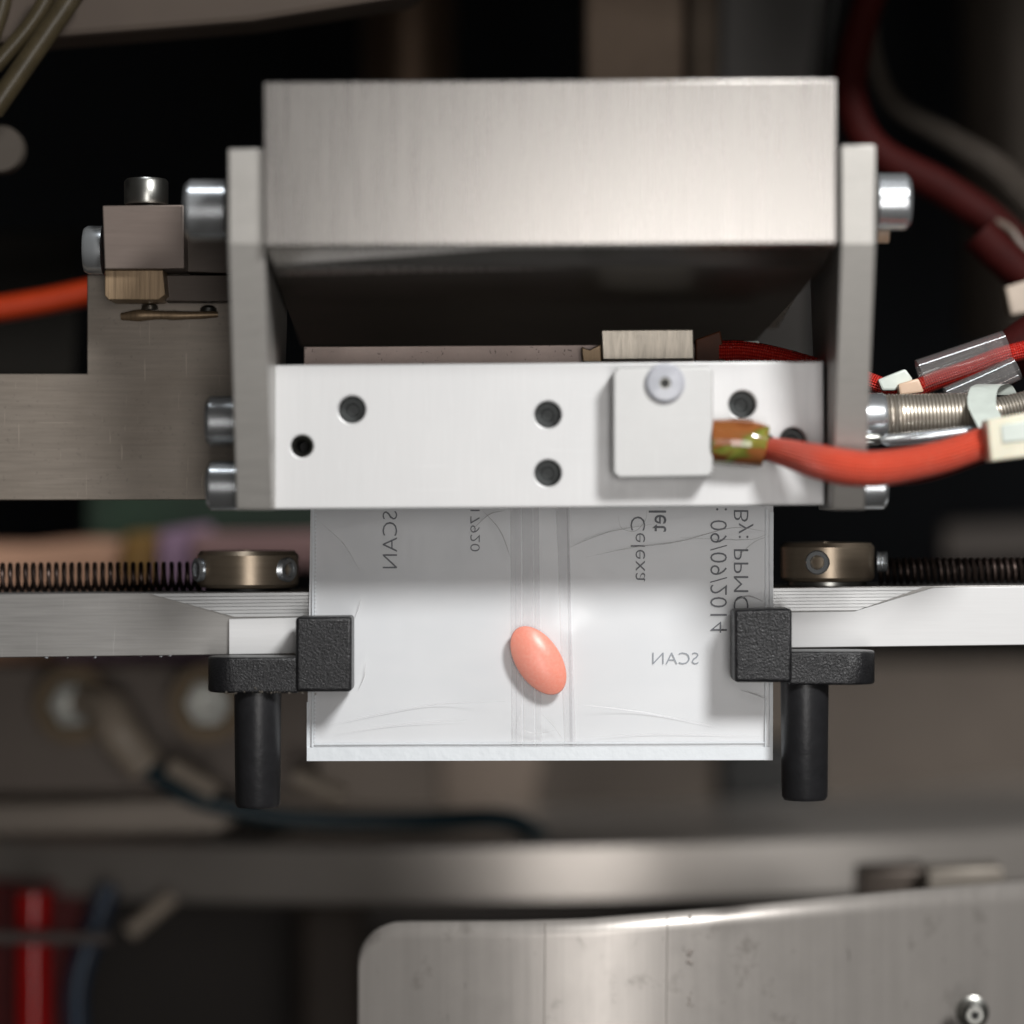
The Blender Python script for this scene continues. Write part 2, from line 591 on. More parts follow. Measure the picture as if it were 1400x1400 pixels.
# ------------------------------------------------------------------ the machine's inside behind the pouch
def structure(name, bm, mat):
    o = link(name, finish(bm, name), mat)
    o["kind"] = "structure"
    return o
bm = side_prism_bm([(100, 820), (3400, 1520), (3400, 1560), (100, 860)], lambda y, z: -2400, lambda y, z: 2400)
structure("unseen_shade_roof", bm, M['black_wall'])  # unseen roof panel, added to keep the key lamp off the background
structure("back_wall", box_bm(-2400, 2400, 3400, 3460, -2000, 2200), M['black_wall'])

def one(name, bm, mat, label, cat, group=None, origin=None, ang=35):
    org = origin if origin is not None else (0, 0, 0)
    return tag(link(name, finish(bm, name, org, ang), mat, None, org), label, cat, group)

# dim brown machine wall below the rail
bm = slab_bm([(-250, 902), (1650, 902), (1650, 1560), (-250, 1560)], 2300, 2360, 6)
structure("lower_wall", bm, M['brown_panel'])
M['floor_dark'] = plain("dark_machine_floor", (46, 40, 36), .6, .2, .2, .003)
one("grey_side_panel", slab_bm([(985, -120), (1150, -120), (1108, 120), (1108, 520), (985, 520)], 1400, 1430, 3), plain("grey_panel_paint", (140, 137, 134), .6, .2, .1, .004),
    "dim grey flat panel behind the right end of the top block", "panel")
one("support_rod", lathe_bm([(0, 0), (86, 0), (86, 900), (0, 900)], P(558, 250, 1300), 'Z', 40), plain("brown_rod_steel", (112, 92, 76), .5, .8, .1),
    "dark brown blurred vertical rod behind the left half of the top block", "rod")
t = thing("support_post", "paler brown blurred vertical post behind the right half of the top block", "post", P(892, 200, 800))
link("post_face", finish(slab_bm([(800, -150), (936, -150), (936, 260), (800, 260)], 800, 900, 6), "post_face", P(892, 200, 800)), plain("post_steel", (150, 130, 112), .5, .4, .1), t, P(892, 200, 800))
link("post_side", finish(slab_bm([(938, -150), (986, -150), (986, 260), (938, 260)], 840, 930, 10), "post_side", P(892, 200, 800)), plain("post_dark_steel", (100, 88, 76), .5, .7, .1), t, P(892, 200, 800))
one("vertical_cylinder", lathe_bm([(0, 0), (115, 0), (115, 1500), (0, 1500)], P(1395, 470, 1500), 'Z', 48), plain("dim_cylinder_steel", (88, 80, 72), .5, .5, .1),
    "dim brown grey vertical cylinder at the upper right edge behind the red cable loom", "cylinder")
one("side_cover", slab_bm([(-80, 318), (112, 310), (100, 520), (-80, 520)], 900, 940, 10), plain("dim_olive_panel", (30, 28, 25), .7, 0, .1, .03, 0, .1, .1),
    "dim dark cover behind the orange tube at the left edge", "cover")
one("top_beam", slab_bm([(-120, -90), (640, -90), (560, -4), (345, 30), (66, 52), (-120, 74)], 190, 300, 10), plain("beam_aluminium", (78, 69, 62), .6, 0, .08, .004, 0, .1, .15),
    "light brown blurred metal beam slanting across the upper left corner", "beam")
one("round_stud", lathe_bm([(0, 0), (33, 0), (35, 6), (35, 26), (0, 26)], P(-1, 203, 260), Matrix.Rotation(math.radians(-90), 4, 'X'), 40), plain("stud_steel", (74, 68, 62), .6, 0, .06, .03, 0, .1, .15),
    "round grey stud end at the left edge below the smoky tubes", "stud")
for k, (a, b, c, lab) in enumerate((((8, -20), (2, 12), (-14, 60), "short smoky tube at the very corner, outermost of the three at upper left"),
                                    ((76, -24), (44, 30), (-8, 92), "middle smoky tube of the three crossing the upper left beam"),
                                    ((112, -24), (62, 48), (-10, 152), "darkest and innermost smoky tube crossing the upper left beam"))):
    one("smoky_tube", tube_bm(spline([P(*a, 130), P(*b, 130), P(*c, 130)], 8), 12 + 4 * (k == 2), 14), M['smoke_tube'], lab, "tube", "smoky tubes at the upper left corner")

# red cable loom at upper right
one("cable_loom", tube_bm(spline([P(1210, -60, 560), P(1176, 40, 540), P(1163, 130, 520), P(1196, 205, 500), P(1290, 258, 480), P(1372, 318, 470), P(1460, 420, 470)], 10), [25, 25, 26, 27, 27, 28, 26], 18),
    M['red_dark'], "dark red blurred cable loom bending down behind the top block's right end", "cable")
one("black_cable", tube_bm(spline([P(1150, -60, 640), P(1136, 40, 640), P(1128, 150, 640), P(1130, 320, 640)], 8), 16, 12), M['hole_black'],
    "black cable running straight down left of the dark red loom", "cable")
one("braided_sleeve", tube_bm(spline([P(1188, -30, 600), P(1194, 70, 590), P(1222, 140, 580), P(1300, 190, 560), P(1370, 238, 540), P(1450, 330, 520)], 10), [12, 14, 17, 21, 25, 25], 16), M['grey_braid'],
    "grey brown braided wire sleeve running above the dark red loom", "sleeve")
one("cable_stub", tube_bm(spline([P(1338, 318, 380), P(1370, 350, 380), P(1430, 404, 380)], 8), [30, 29, 28], 16), M['red_dark'],
    "short thick dark red cable end at the right edge above the clear sleeve", "cable")
one("tie_block", slab_bm([(1374, 392), (1420, 378), (1424, 424), (1382, 432)], 300, 340, 5), plain("dim_beige_nylon", (196, 180, 164), .5),
    "dull beige tie block at the right edge below the dark red cable stub", "cable tie")
one("grey_hose", tube_bm(spline([P(1330, 292, 470), P(1376, 310, 440), P(1398, 336, 430), P(1440, 380, 430)], 8), 6, 10), plain("dim_grey_hose", (112, 100, 90), .5),
    "thin grey hose hugging the underside of the dark red loom", "hose")
one("orange_tube", tube_bm(spline([P(-60, 430, 520), P(40, 416, 520), P(160, 392, 520)], 8), 20, 16), M['orange_tube'],
    "orange blurred tube coming in from the left edge behind the bracket", "tube")

# soft coloured strips far behind the left rail
one("green_board", slab_bm([(120, 660), (470, 660), (470, 738), (120, 738)], 1400, 1420, 2), plain("green_board", (22, 44, 28), .6, 0, .5, .006),
    "dark green board seen in the gap under the left bracket", "board")
one("peach_strip", slab_bm([(-160, 742), (40, 744), (120, 736), (200, 738), (232, 904), (-160, 906)], 1300, 1360, 14), plain("peach_plastic", (206, 160, 132), .6, 0, .05),
    "blurred peach strip behind the left coil spring", "strip")
one("mustard_strip", slab_bm([(168, 728), (238, 726), (246, 790), (160, 790)], 1260, 1290, 14), plain("mustard_plastic", (150, 114, 58), .6, 0, .05),
    "small mustard strip between the peach and the lavender ones", "strip")
one("lavender_strip", slab_bm([(216, 726), (290, 716), (318, 905), (70, 905), (80, 880), (214, 880)], 1230, 1250, 14), plain("lavender_plastic", (176, 144, 172), .6, 0, .05),
    "blurred lavender strip behind the left shaft collar", "strip")
one("pink_strip", slab_bm([(262, 728), (470, 726), (470, 776), (262, 776)], 1200, 1220, 14), plain("dusty_pink_plastic", (186, 148, 146), .6, 0, .05),
    "dusty pink strip above the left shaft collar beside the pouch", "strip")
one("grey_cover", slab_bm([(1290, 716), (1480, 708), (1480, 764), (1290, 768)], 1900, 1950, 12), plain("dim_cover", (88, 80, 74), .6, 0, .05),
    "faint grey cover behind the right coil spring", "cover")
one("dark_box", slab_bm([(985, 1020), (1120, 1020), (1120, 1150), (985, 1150)], 1700, 1900, 10), M['hole_black'],
    "black box behind the right gripper's pin, under the pouch corner", "box")
one("pale_column", slab_bm([(600, 1010), (744, 1010), (732, 1112), (600, 1108)], 1800, 1900, 12), plain("pale_column_paint", (122, 108, 96), .6, .1, .05),
    "blurred pale brown column under the middle of the pouch", "column")

# manifold with fittings, lower left
base = P(180, 1090, 1000)
t = thing("manifold_block", "blurred brown grey manifold panel at lower left carrying two hose fittings", "manifold", base)
link("panel", finish(slab_bm([(-160, 908), (432, 908), (432, 1086), (-160, 1090)], 1000, 1080, 8), "panel", base), plain("manifold_steel", (112, 102, 94), .5, .4, .12, .004), t, base)
link("ledge", finish(slab_bm([(-160, 1098), (360, 1094), (300, 1142), (-160, 1146)], 930, 1000, 10), "ledge", base), plain("ledge_steel", (140, 130, 120), .45, .4, .08, .004), t, base)
def fitting(cx, cy, label, pale):
    o = P(cx, cy, 960)
    t = thing("hose_fitting", label, "fitting", o, "hose fittings on the manifold panel")
    link("seat_ring", finish(lathe_bm([(30, 40), (66, 40), (66, 0), (40, -6), (30, -6)], o, Matrix.Rotation(math.radians(90), 4, 'X') , 32), "seat_ring", o), plain("fitting_olive", (104, 90, 72), .4, .7, .1), t, o)
    link("nut", finish(lathe_bm([(0, 14), (19, 14), (21, 46), (38, 46), (44, 40), (44, 0), (0, 0)], o, Matrix.Rotation(math.radians(90), 4, 'X'), 6), "nut", o, 20), M['chrome_dull'], t, o)
    if pale:
        pts = spline([P(cx + 14, cy - 4, 930), P(cx + 44, cy + 6, 880), P(cx + 60, cy + 40, 860), P(cx + 96, cy + 86, 870)], 8)
        link("elbow", finish(tube_bm(pts, [30, 34, 38, 34], 18), "elbow", o), M['white_fit'], t, o)
    return t
fitting(104, 962, "round chrome hose fitting with an off white elbow on the manifold, left one", True)
fitting(288, 960, "round fitting on the manifold half hidden by the left gripper", False)
one("teal_tube", tube_bm(spline([P(196, 1044, 870), P(270, 1092, 860), P(400, 1118, 880), P(560, 1122, 900), P(680, 1119, 960), P(730, 1138, 1060), P(760, 1170, 1200)], 10), 17, 14), M['teal_tube'],
    "dark teal tube sweeping under the pouch from the white elbow", "tube")
for a, b, lab in (((232, 1046), (296, 1082), "pale blurred connector sleeve beside the teal tube, left of the gripper pin"), ((402, 1060), (470, 1090), "pale blurred connector sleeve beside the teal tube, right of the gripper pin")):
    one("connector_sleeve", tube_bm([P(*a, 840), P((a[0] + b[0]) / 2, (a[1] + b[1]) / 2, 840), P(*b, 840)], 17, 16), M['white_fit'], lab, "sleeve", "connector sleeves beside the teal tube")

# turned drum rim across the picture
def rim():
    bm = bmesh.new()
    R, yc, cx = 2300.0, 950.0, 60.0
    zt, zb = -560.0, -664.0
    cols = []
    N = 90
    for i in range(N + 1):
        th = math.radians(-36 + 72 * i / N)
        x, y = cx + R * math.sin(th), yc + R - R * math.cos(th)
        dz = x * 0.012
        row = [Vector((cx + (x - cx) * .72, yc + R - (R - (y - yc)) * 1.0 + 620, zt + dz))]
        for z, inset in ((zt, 10), (zt - 8, 0), (zb + 8, 0), (zb, 10)):
            row.append(Vector((cx + (x - cx) * (1 - inset / R), y + inset - 16 * (zt - z) / (zt - zb), z + dz)))
        row.append(Vector((x * .98, y + 260, zb + dz)))
        cols.append([bm.verts.new(v) for v in row])
    for a, b in zip(cols, cols[1:]):
        for k in range(len(a) - 1):
            bm.faces.new((a[k], a[k + 1], b[k + 1], b[k]))
    return bm
one("drum_rim", rim(), M['steel_rim'], "broad curved steel drum rim sweeping across below the pouch", "rim")
one("rim_bracket", slab_bm([(1176, 1190), (1272, 1186), (1272, 1240), (1176, 1240)], 700, 800, 8), plain("bracket_paint", (98, 88, 80), .5, .4, .06),
    "dim small bracket block in front of the drum rim at the right", "bracket")
one("rim_tab", slab_bm([(1268, 1188), (1374, 1184), (1374, 1240), (1268, 1240)], 600, 680, 8), plain("tab_paint", (142, 134, 124), .5, .4, .06),
    "pale small tab beside the dim bracket block on the drum rim", "tab")

# things in the lower left corner under the rim
one("machine_floor", slab_bm([(-250, 1232), (1650, 1232), (1650, 1620), (-250, 1620)], 2000, 2040, 5), M['floor_dark'], "dark brown base panel under the drum rim", "panel")
red = plain("red_acrylic", (205, 16, 16), .15, 0, .1, .01, Transmission_Weight=.2)
one("red_rod", lathe_bm([(0, 0), (30, 0), (30, 296), (0, 296)], P(46, 1460, 900), 'Z', 28), red, "bright red vertical plastic rod at the lower left corner", "rod")
one("red_cover", slab_bm([(-90, 1205), (118, 1205), (112, 1480), (-90, 1480)], 1100, 1130, 6), plain("dark_red_cover", (96, 12, 12), .3, 0, .1), "dark red cover behind the bright red rod", "cover")
one("grey_strap", slab_bm([(-90, 1272), (150, 1276), (150, 1292), (-90, 1290)], 820, 836, 4), plain("strap_grey", (84, 74, 70), .5), "thin grey strap crossing in front of the bright red rod", "strap")
one("blue_tube", tube_bm(spline([P(150, 1210, 1000), P(122, 1290, 990), P(104, 1360, 980), P(112, 1480, 980)], 8), 20, 14), plain("blue_grey_tube", (44, 62, 84), .35), "dark blue grey tube hanging beside the red rod", "tube")
one("grey_tube", tube_bm(spline([P(236, 1226, 980), P(176, 1276, 960)], 8), 15, 14), M['white_fit'], "short pale diagonal tube under the left end of the drum rim", "tube")
one("brown_column", slab_bm([(408, 1228), (498, 1228), (498, 1500), (408, 1500)], 1500, 1600, 20), plain("brown_column", (70, 60, 52), .6, .2, .1), "faint brown column left of the curved steel guard", "column")

# curved worn guard at lower right
def guard_bm():
    bm = bmesh.new()
    xs = [490 + .8 * (i ** 1.7) for i in range(12)] + list(range(556, 1520, 14))
    xs = sorted(set(round(x, 2) for x in xs if x < 1520))
    pts = [(545, 1261), (700, 1260), (800, 1257), (950, 1245), (1100, 1231), (1250, 1217), (1400, 1206), (1520, 1198)]
    def top(x):
        for (a, b), (c, d) in zip(pts, pts[1:]):
            if a <= x <= c:
                return b + (d - b) * (x - a) / (c - a)
        return 1261
    cols = []
    for x in xs:
        ty = top(x)
        if x < 548:
            dx = (548 - x) / 58
            ty = 1261 + 56 * (1 - math.sqrt(max(0, 1 - dx * dx)))
        t = (x - 800) / 700
        y = 150 + 330 * t * t
        cols.append([bm.verts.new(P(x, ty + (1500 - ty) * k / 10, y)) for k in range(11)])
    for a, b in zip(cols, cols[1:]):
        for k in range(10):
            bm.faces.new((a[k], b[k], b[k + 1], a[k + 1]))
    return bm
base = P(800, 1500, 150)
t = thing("curved_guard", "curved worn stainless guard sheet with a rounded corner at lower right", "guard", base)
g = link("sheet", finish(guard_bm(), "sheet", base), M['steel_guard'], t, base)
md = g.modifiers.new("thickness", 'SOLIDIFY')
md.thickness = 14 * U
md.offset = -1
sc = P(1331, 1386, 245)
link("guard_screw", finish(lathe_bm([(0, -14), (12, -14), (20, -8), (20, 8), (24, 10), (24, 22), (0, 22)], sc, Matrix.Rotation(math.radians(-90), 4, 'X'), 28), "guard_screw", sc), M['chrome_dull'], t, sc)

link("screw_socket", finish(lathe_bm([(0, -14.6), (7, -14.6), (7, -13), (0, -13)], sc, Matrix.Rotation(math.radians(-90), 4, 'X'), 6), "screw_socket", sc), M['hole_black'], t, sc)
M['scribe'] = plain("scribed_line", (134, 127, 121), .5, .4, .1)
for x, ty in ((745, 1262), (912, 1252)):
    yy = 150 + 330 * ((x - 800) / 700) ** 2
    link("scribed_line", finish(slab_bm([(x, ty), (x + 1.3, ty), (x - 1, 1460), (x - 2.3, 1460)], yy - 1.2, yy + 4), "scribed_line", base), M['scribe'], t, base)
random.seed(5)
for cx_, cy_, n in ((940, 1310, 9), (944, 1368, 7), (945, 1252, 3)):
    yy = 150 + 330 * ((cx_ - 800) / 700) ** 2
    bm = bmesh.new()
    for i in range(n):
        q = P(cx_ + random.uniform(-6, 6), cy_ + random.uniform(-10, 10), yy - .4)
        bmesh.ops.create_icosphere(bm, subdivisions=1, radius=random.uniform(1.2, 2.6), matrix=Matrix.Translation(q) @ Matrix.Diagonal((random.uniform(.6, 2), .3, random.uniform(.6, 2), 1)))
    o = link("worn_stamp", finish(bm, "worn_stamp", base), M['scribe'], t, base)
    o["kind"] = "stuff"

# ------------------------------------------------------------------ rail with painted lit patches, behind the pouch
base = P(700, 890, 20)
rail = thing("guide_rail", "long grey aluminium guide rail running behind the pouch with bright patches standing for light on it", "rail", base)
def rl(x, top):        # the rail's edges along the picture
    return (812 - 12 * x / 1400) if top else (899 - 17 * x / 1400)
link("bar", finish(slab_bm([(-60, rl(-60, 1)), (1460, rl(1460, 1)), (1460, rl(1460, 0)), (-60, rl(-60, 0))], 26, 190, 1.2), "bar", base), M['rail'], rail, base)
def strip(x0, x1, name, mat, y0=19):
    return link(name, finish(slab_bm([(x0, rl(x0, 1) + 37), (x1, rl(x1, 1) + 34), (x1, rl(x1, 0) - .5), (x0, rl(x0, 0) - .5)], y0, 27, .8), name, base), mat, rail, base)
strip(313, 548, "lit_patch", M['rail_lit'])  # thin bright plates stand in for light falling on the rail
link("lit_patch", finish(slab_bm([(652, rl(652, 1) + 35), (1168, 836), (1276, 803.5), (1460, 800.8), (1460, rl(1460, 0) - .5), (652, rl(652, 0) - .5)], 19, 27, .8), "lit_patch", base), M['rail_lit'], rail, base)
# milled grooves above the lit patches, each a shallow step in the rail's face
for i in range(7):
    f = i / 7
    xa = 205 + 118 * f
    xb = 1262 - 92 * f
    ya, yb = rl(xa, 1) + 1.5 + 33 * f, rl(xb, 1) + 1.5 + 31 * f
    h = 33 / 7 - .35
    link("milled_step", finish(slab_bm([(xa, ya), (xb, yb), (xb - 10, yb + h), (xa + 14, ya + h)], 23 + .5 * (i % 2), 27, .3), "milled_step", base), M['milled'], rail, base)
random.seed(3)
bm = bmesh.new()
for i in range(7):
    x = random.uniform(90, 260) if i < 5 else random.uniform(0, 420)
    c = P(x, rl(x, 0) + random.uniform(-1, 2), 24)
    bmesh.ops.create_icosphere(bm, subdivisions=1, radius=random.uniform(.8, 2.2), matrix=Matrix.Translation(c) @ Matrix.Diagonal((1.6, 1, .8, 1)))
b = link("edge_burrs", finish(bm, "edge_burrs", base), M['chrome'], rail, base)
b["kind"] = "stuff"

def hex_screw_mesh(r, h, name, hexr=.5, threads=0):
    prof = [(0, 0), (r, 0)]
    if threads:
        for i in range(threads):
            prof += [(r, h * (i + .1) / threads), (r * .86, h * (i + .55) / threads)]
    prof += [(r, h - r * .12), (r * .9, h), (r * hexr * 1.12, h)]
    bm = lathe_bm(prof, (0, 0, 0), 'Z', 36)
    lathe_bm([(r * hexr * 1.12, h), (r * hexr, h - r * .1), (r * hexr, h - r * .7), (0, h - r * .75)], (0, 0, 0), 'Z', 6, bm=bm)
    return finish(bm, name)

# shaft collars, springs
def collar(cx, top, bot, half, ycen, label, screws, split):
    o = P(cx, bot + 6, ycen)
    k = (D + ycen) / D
    t = thing("shaft_collar", label, "shaft collar", o, "shaft collars on the rail")
    r = half * k
    h0, h1 = 6 * k, (bot - top + 6) * k
    link("ring", finish(lathe_bm([(r * .45, h0), (r * .93, h0), (r, h0 + 5), (r, h1 - 6), (r * .93, h1), (r * .45, h1), (r * .45, h0)], o, 'Z', 72), "ring", o), M['collar'], t, o)
    link("washer", finish(lathe_bm([(r * .4, 0), (r * .84, 0), (r * .84, h0 - 1), (r * .4, h0 - 1), (r * .4, 0)], o, 'Z', 48), "washer", o), M['chrome_dull'] if split else M['hole_black'], t, o)
    first = None
    for ang, rr, out in screws:
        a = math.radians(ang)
        d = Vector((math.sin(a), -math.cos(a), 0))
        c = o + Vector((0, 0, (h0 + h1) / 2)) + d * (r - 14 + out)
        rot = d.to_track_quat('Z', 'Y').to_euler()
        me = hex_screw_mesh(rr, 14, "set_screw", .52, 3)
        s = link("set_screw", me, M['chrome'], t, c)
        s.rotation_euler = rot
    return t
collar(339, 753, 803, 69, 95, "dark nickel shaft collar left of the pouch with two set screws showing", [(-62, 17, 8), (52, 17, 8)], False)
collar(1131, 742, 794, 64, 95, "shinier nickel shaft collar right of the pouch with one set screw facing front", [(-18, 17, 2), (84, 15, 18)], True)
a, b = P(-70, 790, 110), P(276, 788, 110)
one("coil_spring", coil_bm(a, b, 18.5, 3.1, 10.8), M['spring_dark'], "dark open coil spring left of the pouch", "coil spring", "coil springs along the rail", (a + b) / 2)
a, b = P(1200, 781, 110), P(1470, 779, 110)
one("coil_spring", coil_bm(a, b, 16, 3.4, 9.4), M['spring_dark'], "blackish closer coil spring right of the pouch", "coil spring", "coil springs along the rail", (a + b) / 2)
# ------------------------------------------------------------------ bracket and mount, left
base = P(150, 680, 30)
t = thing("steel_bracket", "worn brown grey steel bracket plate with a stepped top at the left", "bracket", base)
link("plate", finish(slab_bm([(-80, 511), (119, 511), (119, 376), (360, 372), (360, 683), (-80, 684)], 40, 74, 1.5), "plate", base), M['bracket'], t, base)
ln = [P(166, 433, 36), P(200, 431, 33), P(250, 431, 33), P(298, 430, 36)]
link("weld_bead", finish(tube_bm(spline(ln, 12), [5, 7, 6.5, 6, 4], 12, wob=.25), "weld_bead", base), M['brass'], t, base)
for x, y in ((205, 423), (285, 426)):
    c = P(x, y, 34)
    link("rivet", finish(lathe_bm([(0, 0), (12, 0), (11, 5), (6, 8), (0, 9)], c, 'Z', 20), "rivet", c), M['chrome_dull'], t, c)

base = P(195, 405, -30)
t = thing("mount_block", "brown grey mounting block above the bracket with a knurled bolt on top", "mounting block", base)
link("block", finish(slab_bm([(140, 281), (251, 280), (252, 367), (143, 368)], -60, 36, 1.6), "block", base), M['mount'], t, base)
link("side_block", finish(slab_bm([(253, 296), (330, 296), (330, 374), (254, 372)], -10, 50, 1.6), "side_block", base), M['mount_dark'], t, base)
link("spacer", finish(slab_bm([(143, 369), (223, 369), (226, 403), (216, 410), (148, 410), (143, 404)], -44, 36, 1.4), "spacer", base), M['brass'], t, base)
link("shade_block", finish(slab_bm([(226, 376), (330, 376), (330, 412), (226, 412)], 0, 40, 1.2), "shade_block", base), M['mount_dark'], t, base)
c = P(200, 280, -8)
link("knurled_bolt", finish(lathe_bm([(0, 0), (29, 0), (30, 2), (30, 31), (27, 35), (15, 35), (15, 18), (0, 18)], c, 'Z', 72, .035), "knurled_bolt", c, 50), M['chrome_dull'], t, c)
c = P(141, 342, -10)
link("side_bolt", finish(lathe_bm([(0, 0), (33, 0), (33, 20), (30, 25), (16, 25), (16, 10), (0, 10)], c, '-X', 48), "side_bolt", c), M['chrome'], t, c)

# ------------------------------------------------------------------ the sealing head
base = P(740, 693, -160)
H = thing("sealing_head", "large grey aluminium sealing head with bolted side plates above the pouch", "sealing head", base)
yb = -345
kb = (D + yb) / D
xl = (360 - 700) * kb
xr = (1143 - 700) * kb
zt, zb = (700 - 110) * kb, (700 - 335) * kb
prof = [(yb, zt), (yb, zb), (-296, 313), (-280, 309), (230, 263), (230, zt)]
bm = side_prism_bm(prof, lambda y, z: xl + (0 if z > 320 else 8), lambda y, z: xr - (0 if z > 320 else 22), 1.8)
bmesh.ops.rotate(bm, verts=bm.verts, cent=(0, yb, zt), matrix=Matrix.Rotation(math.radians(-.28), 3, 'Y'))
link("upper_block", finish(bm, "upper_block", base), M['block'], H, base)
M['under_shade'] = plain("underside_shade_black", (58, 53, 47), .42, .6, .2, .01)
bm = side_prism_bm([(-339, 331), (-296, 311.5), (250, 240), (250, 252), (-296, 318)], lambda y, z: xl + 5, lambda y, z: xr - 5 - (y + 339) * .09, 1.0)
link("underside_shade", finish(bm, "underside_shade", base), M['under_shade'], H, base)  # dark plate added under the block to paint its underside in shade
# side plates: front edge upright at the top, leaning back below the kink
def splate(x_out, x_in, tops, name):
    y_t, y_b = -330, -222
    z0 = (700 - tops) * (D + y_t) / D
    z1 = (700 - 333) * (D + y_t) / D
    z2 = (700 - 697) * (D + y_b) / D
    prof = [(y_t, z0), (y_t, z1), (y_b, z2), (-60, z2), (60, z1), (60, z0)]
    k = (D + y_t) / D
    a, b = (x_out - 700) * k, (x_in - 700) * k
    return link(name, finish(side_prism_bm(prof, lambda y, z: min(a, b), lambda y, z: max(a, b), 1.8), name, base, 35, True), M['plate'], H, base)
splate(312, 362, 203, "side_plate")
splate(1197, 1150, 198, "side_plate")
yf = -163
holes = [(481, 560, 18.5), (413, 610, 15), (749, 567, 18), (749, 647, 18), (1015, 553, 18.5), (1084, 603, 18)]
bm = holed_plate("front_bar", [(369, 499), (1126, 493.5), (1128, 690.5), (370, 696.5)], holes, yf, -40, 2.4)
fb = link("front_bar", finish(bm, "front_bar", base, 35, True), M['bar'], H, base)
def inset(px, py, r, kind):
    k = (D + yf) / D
    c = P(px, py, yf)
    R = Matrix.Rotation(math.radians(-90), 4, 'X')      # h runs back into the bar
    if kind == 'sink':
        link("countersink", finish(lathe_bm([(r * k, 1.5), (r * k * .56, 18)], c, R, 36), "countersink", c), M['chrome_dull'], fb, c)
        link("bore", finish(lathe_bm([(r * k * .56, 18), (r * k * .54, 70), (0, 70)], c, R, 36), "bore", c), M['hole_black'], fb, c)
    else:
        link("chamfer", finish(lathe_bm([(r * k * 1.14, -.4), (r * k * 1.02, 6), (r * k * 1.0, 9)], c, R, 40), "chamfer", c), M['chrome'], fb, c)
        link("grub_screw", finish(lathe_bm([(r * k, 27), (r * k * .92, 25), (r * k * .5, 25), (r * k * .44, 27), (0, 27)], c, R, 32), "grub_screw", c), M['hole'], fb, c)
for px, py, r in holes:
    inset(px, py, r, 'sink' if px == 413 else 'screw')
link("rear_bar", finish(slab_bm([(415, 473.5), (1040, 469.5), (1040, 560), (415, 560)], -20, 12, 1.5), "rear_bar", base), M['rear'], H, base)

def cap_bolt(r, h, name):
    bm = lathe_bm([(0, 0), (r, 0), (r, h - r * .16), (r * .86, h), (r * .56, h)], (0, 0, 0), 'Z', 48)
    lathe_bm([(r * .56, h), (r * .5, h - 2), (r * .5, h * .4), (0, h * .36)], (0, 0, 0), 'Z', 6, bm=bm)
    return finish(bm, name)
XR, XL = AX['X'].to_euler(), AX['-X'].to_euler()
big = cap_bolt(37, 50, "socket_bolt")
def bolt(px, py, y, me, side, mat=None):
    c = P(px, py, y)
    o = link("socket_bolt", me, mat or M['chrome'], H, c)
    o.rotation_euler = XR if side > 0 else XL
    return o
bolt(309, 288, -200, cap_bolt(40, 52, "socket_bolt"), -1)
bolt(1199, 276, -200, cap_bolt(37, 42, "socket_bolt"), 1)
bolt(326, 576, -120, cap_bolt(34, 42, "socket_bolt"), -1)
bolt(327, 664, -130, cap_bolt(33, 42, "socket_bolt"), -1)
bolt(1178, 664, -110, cap_bolt(32, 33, "socket_bolt"), 1)
c = P(1199, 318, -150)
link("bolt_washer", finish(lathe_bm([(0, 0), (14, 0), (14, 15), (0, 15)], c, 'X', 24), "bolt_washer", c), M['beige'], H, c)

# ------------------------------------------------------------------ sensor on the front bar
base = P(906, 652, -170)
t = thing("sensor_block", "white square sensor block screwed to the front bar right of the hole pair", "sensor", base)
ys = -208
link("body", finish(slab_bm([(838, 509), (845, 502), (968, 500), (975, 506), (975, 645), (969, 652), (846, 654), (838, 647)], ys, yf + .5, 3.2, 3), "body", base), M['sensor'], t, base)
c = P(909, 524, ys)
link("clear_washer", finish(lathe_bm([(8, -9), (22, -8), (26, -4), (26, 0), (8, 0), (8, -9)], c, Matrix.Rotation(math.radians(-90), 4, 'X'), 40), "clear_washer", c), M['washer'], t, c)
link("screw", finish(lathe_bm([(0, -2), (7, -2), (13, -7), (15, -7), (15, -1)], c, Matrix.Rotation(math.radians(-90), 4, 'X'), 28), "screw", c), M['chrome_dull'], t, c)
link("socket", finish(lathe_bm([(0, -3), (6.5, -3), (6.5, -2), (0, -2)], c, Matrix.Rotation(math.radians(-90), 4, 'X'), 6), "socket", c), M['hole_black'], t, c)
# amber strain relief and red sleeve
pts = spline([P(972, 603, -186), P(1000, 604, -186), P(1026, 606, -186), P(1046, 610, -186)], 8)
link("strain_relief", finish(tube_bm(pts, [29, 31, 31, 28], 20), "strain_relief", base), M['amber'], t, base)
c = P(1046, 611, -186)
pts = [P(1040, 610, -186), P(1052, 613, -186)]
link("shrink_ring", finish(tube_bm(pts, [19, 17], 20), "shrink_ring", base), M['hole_black'], t, base)

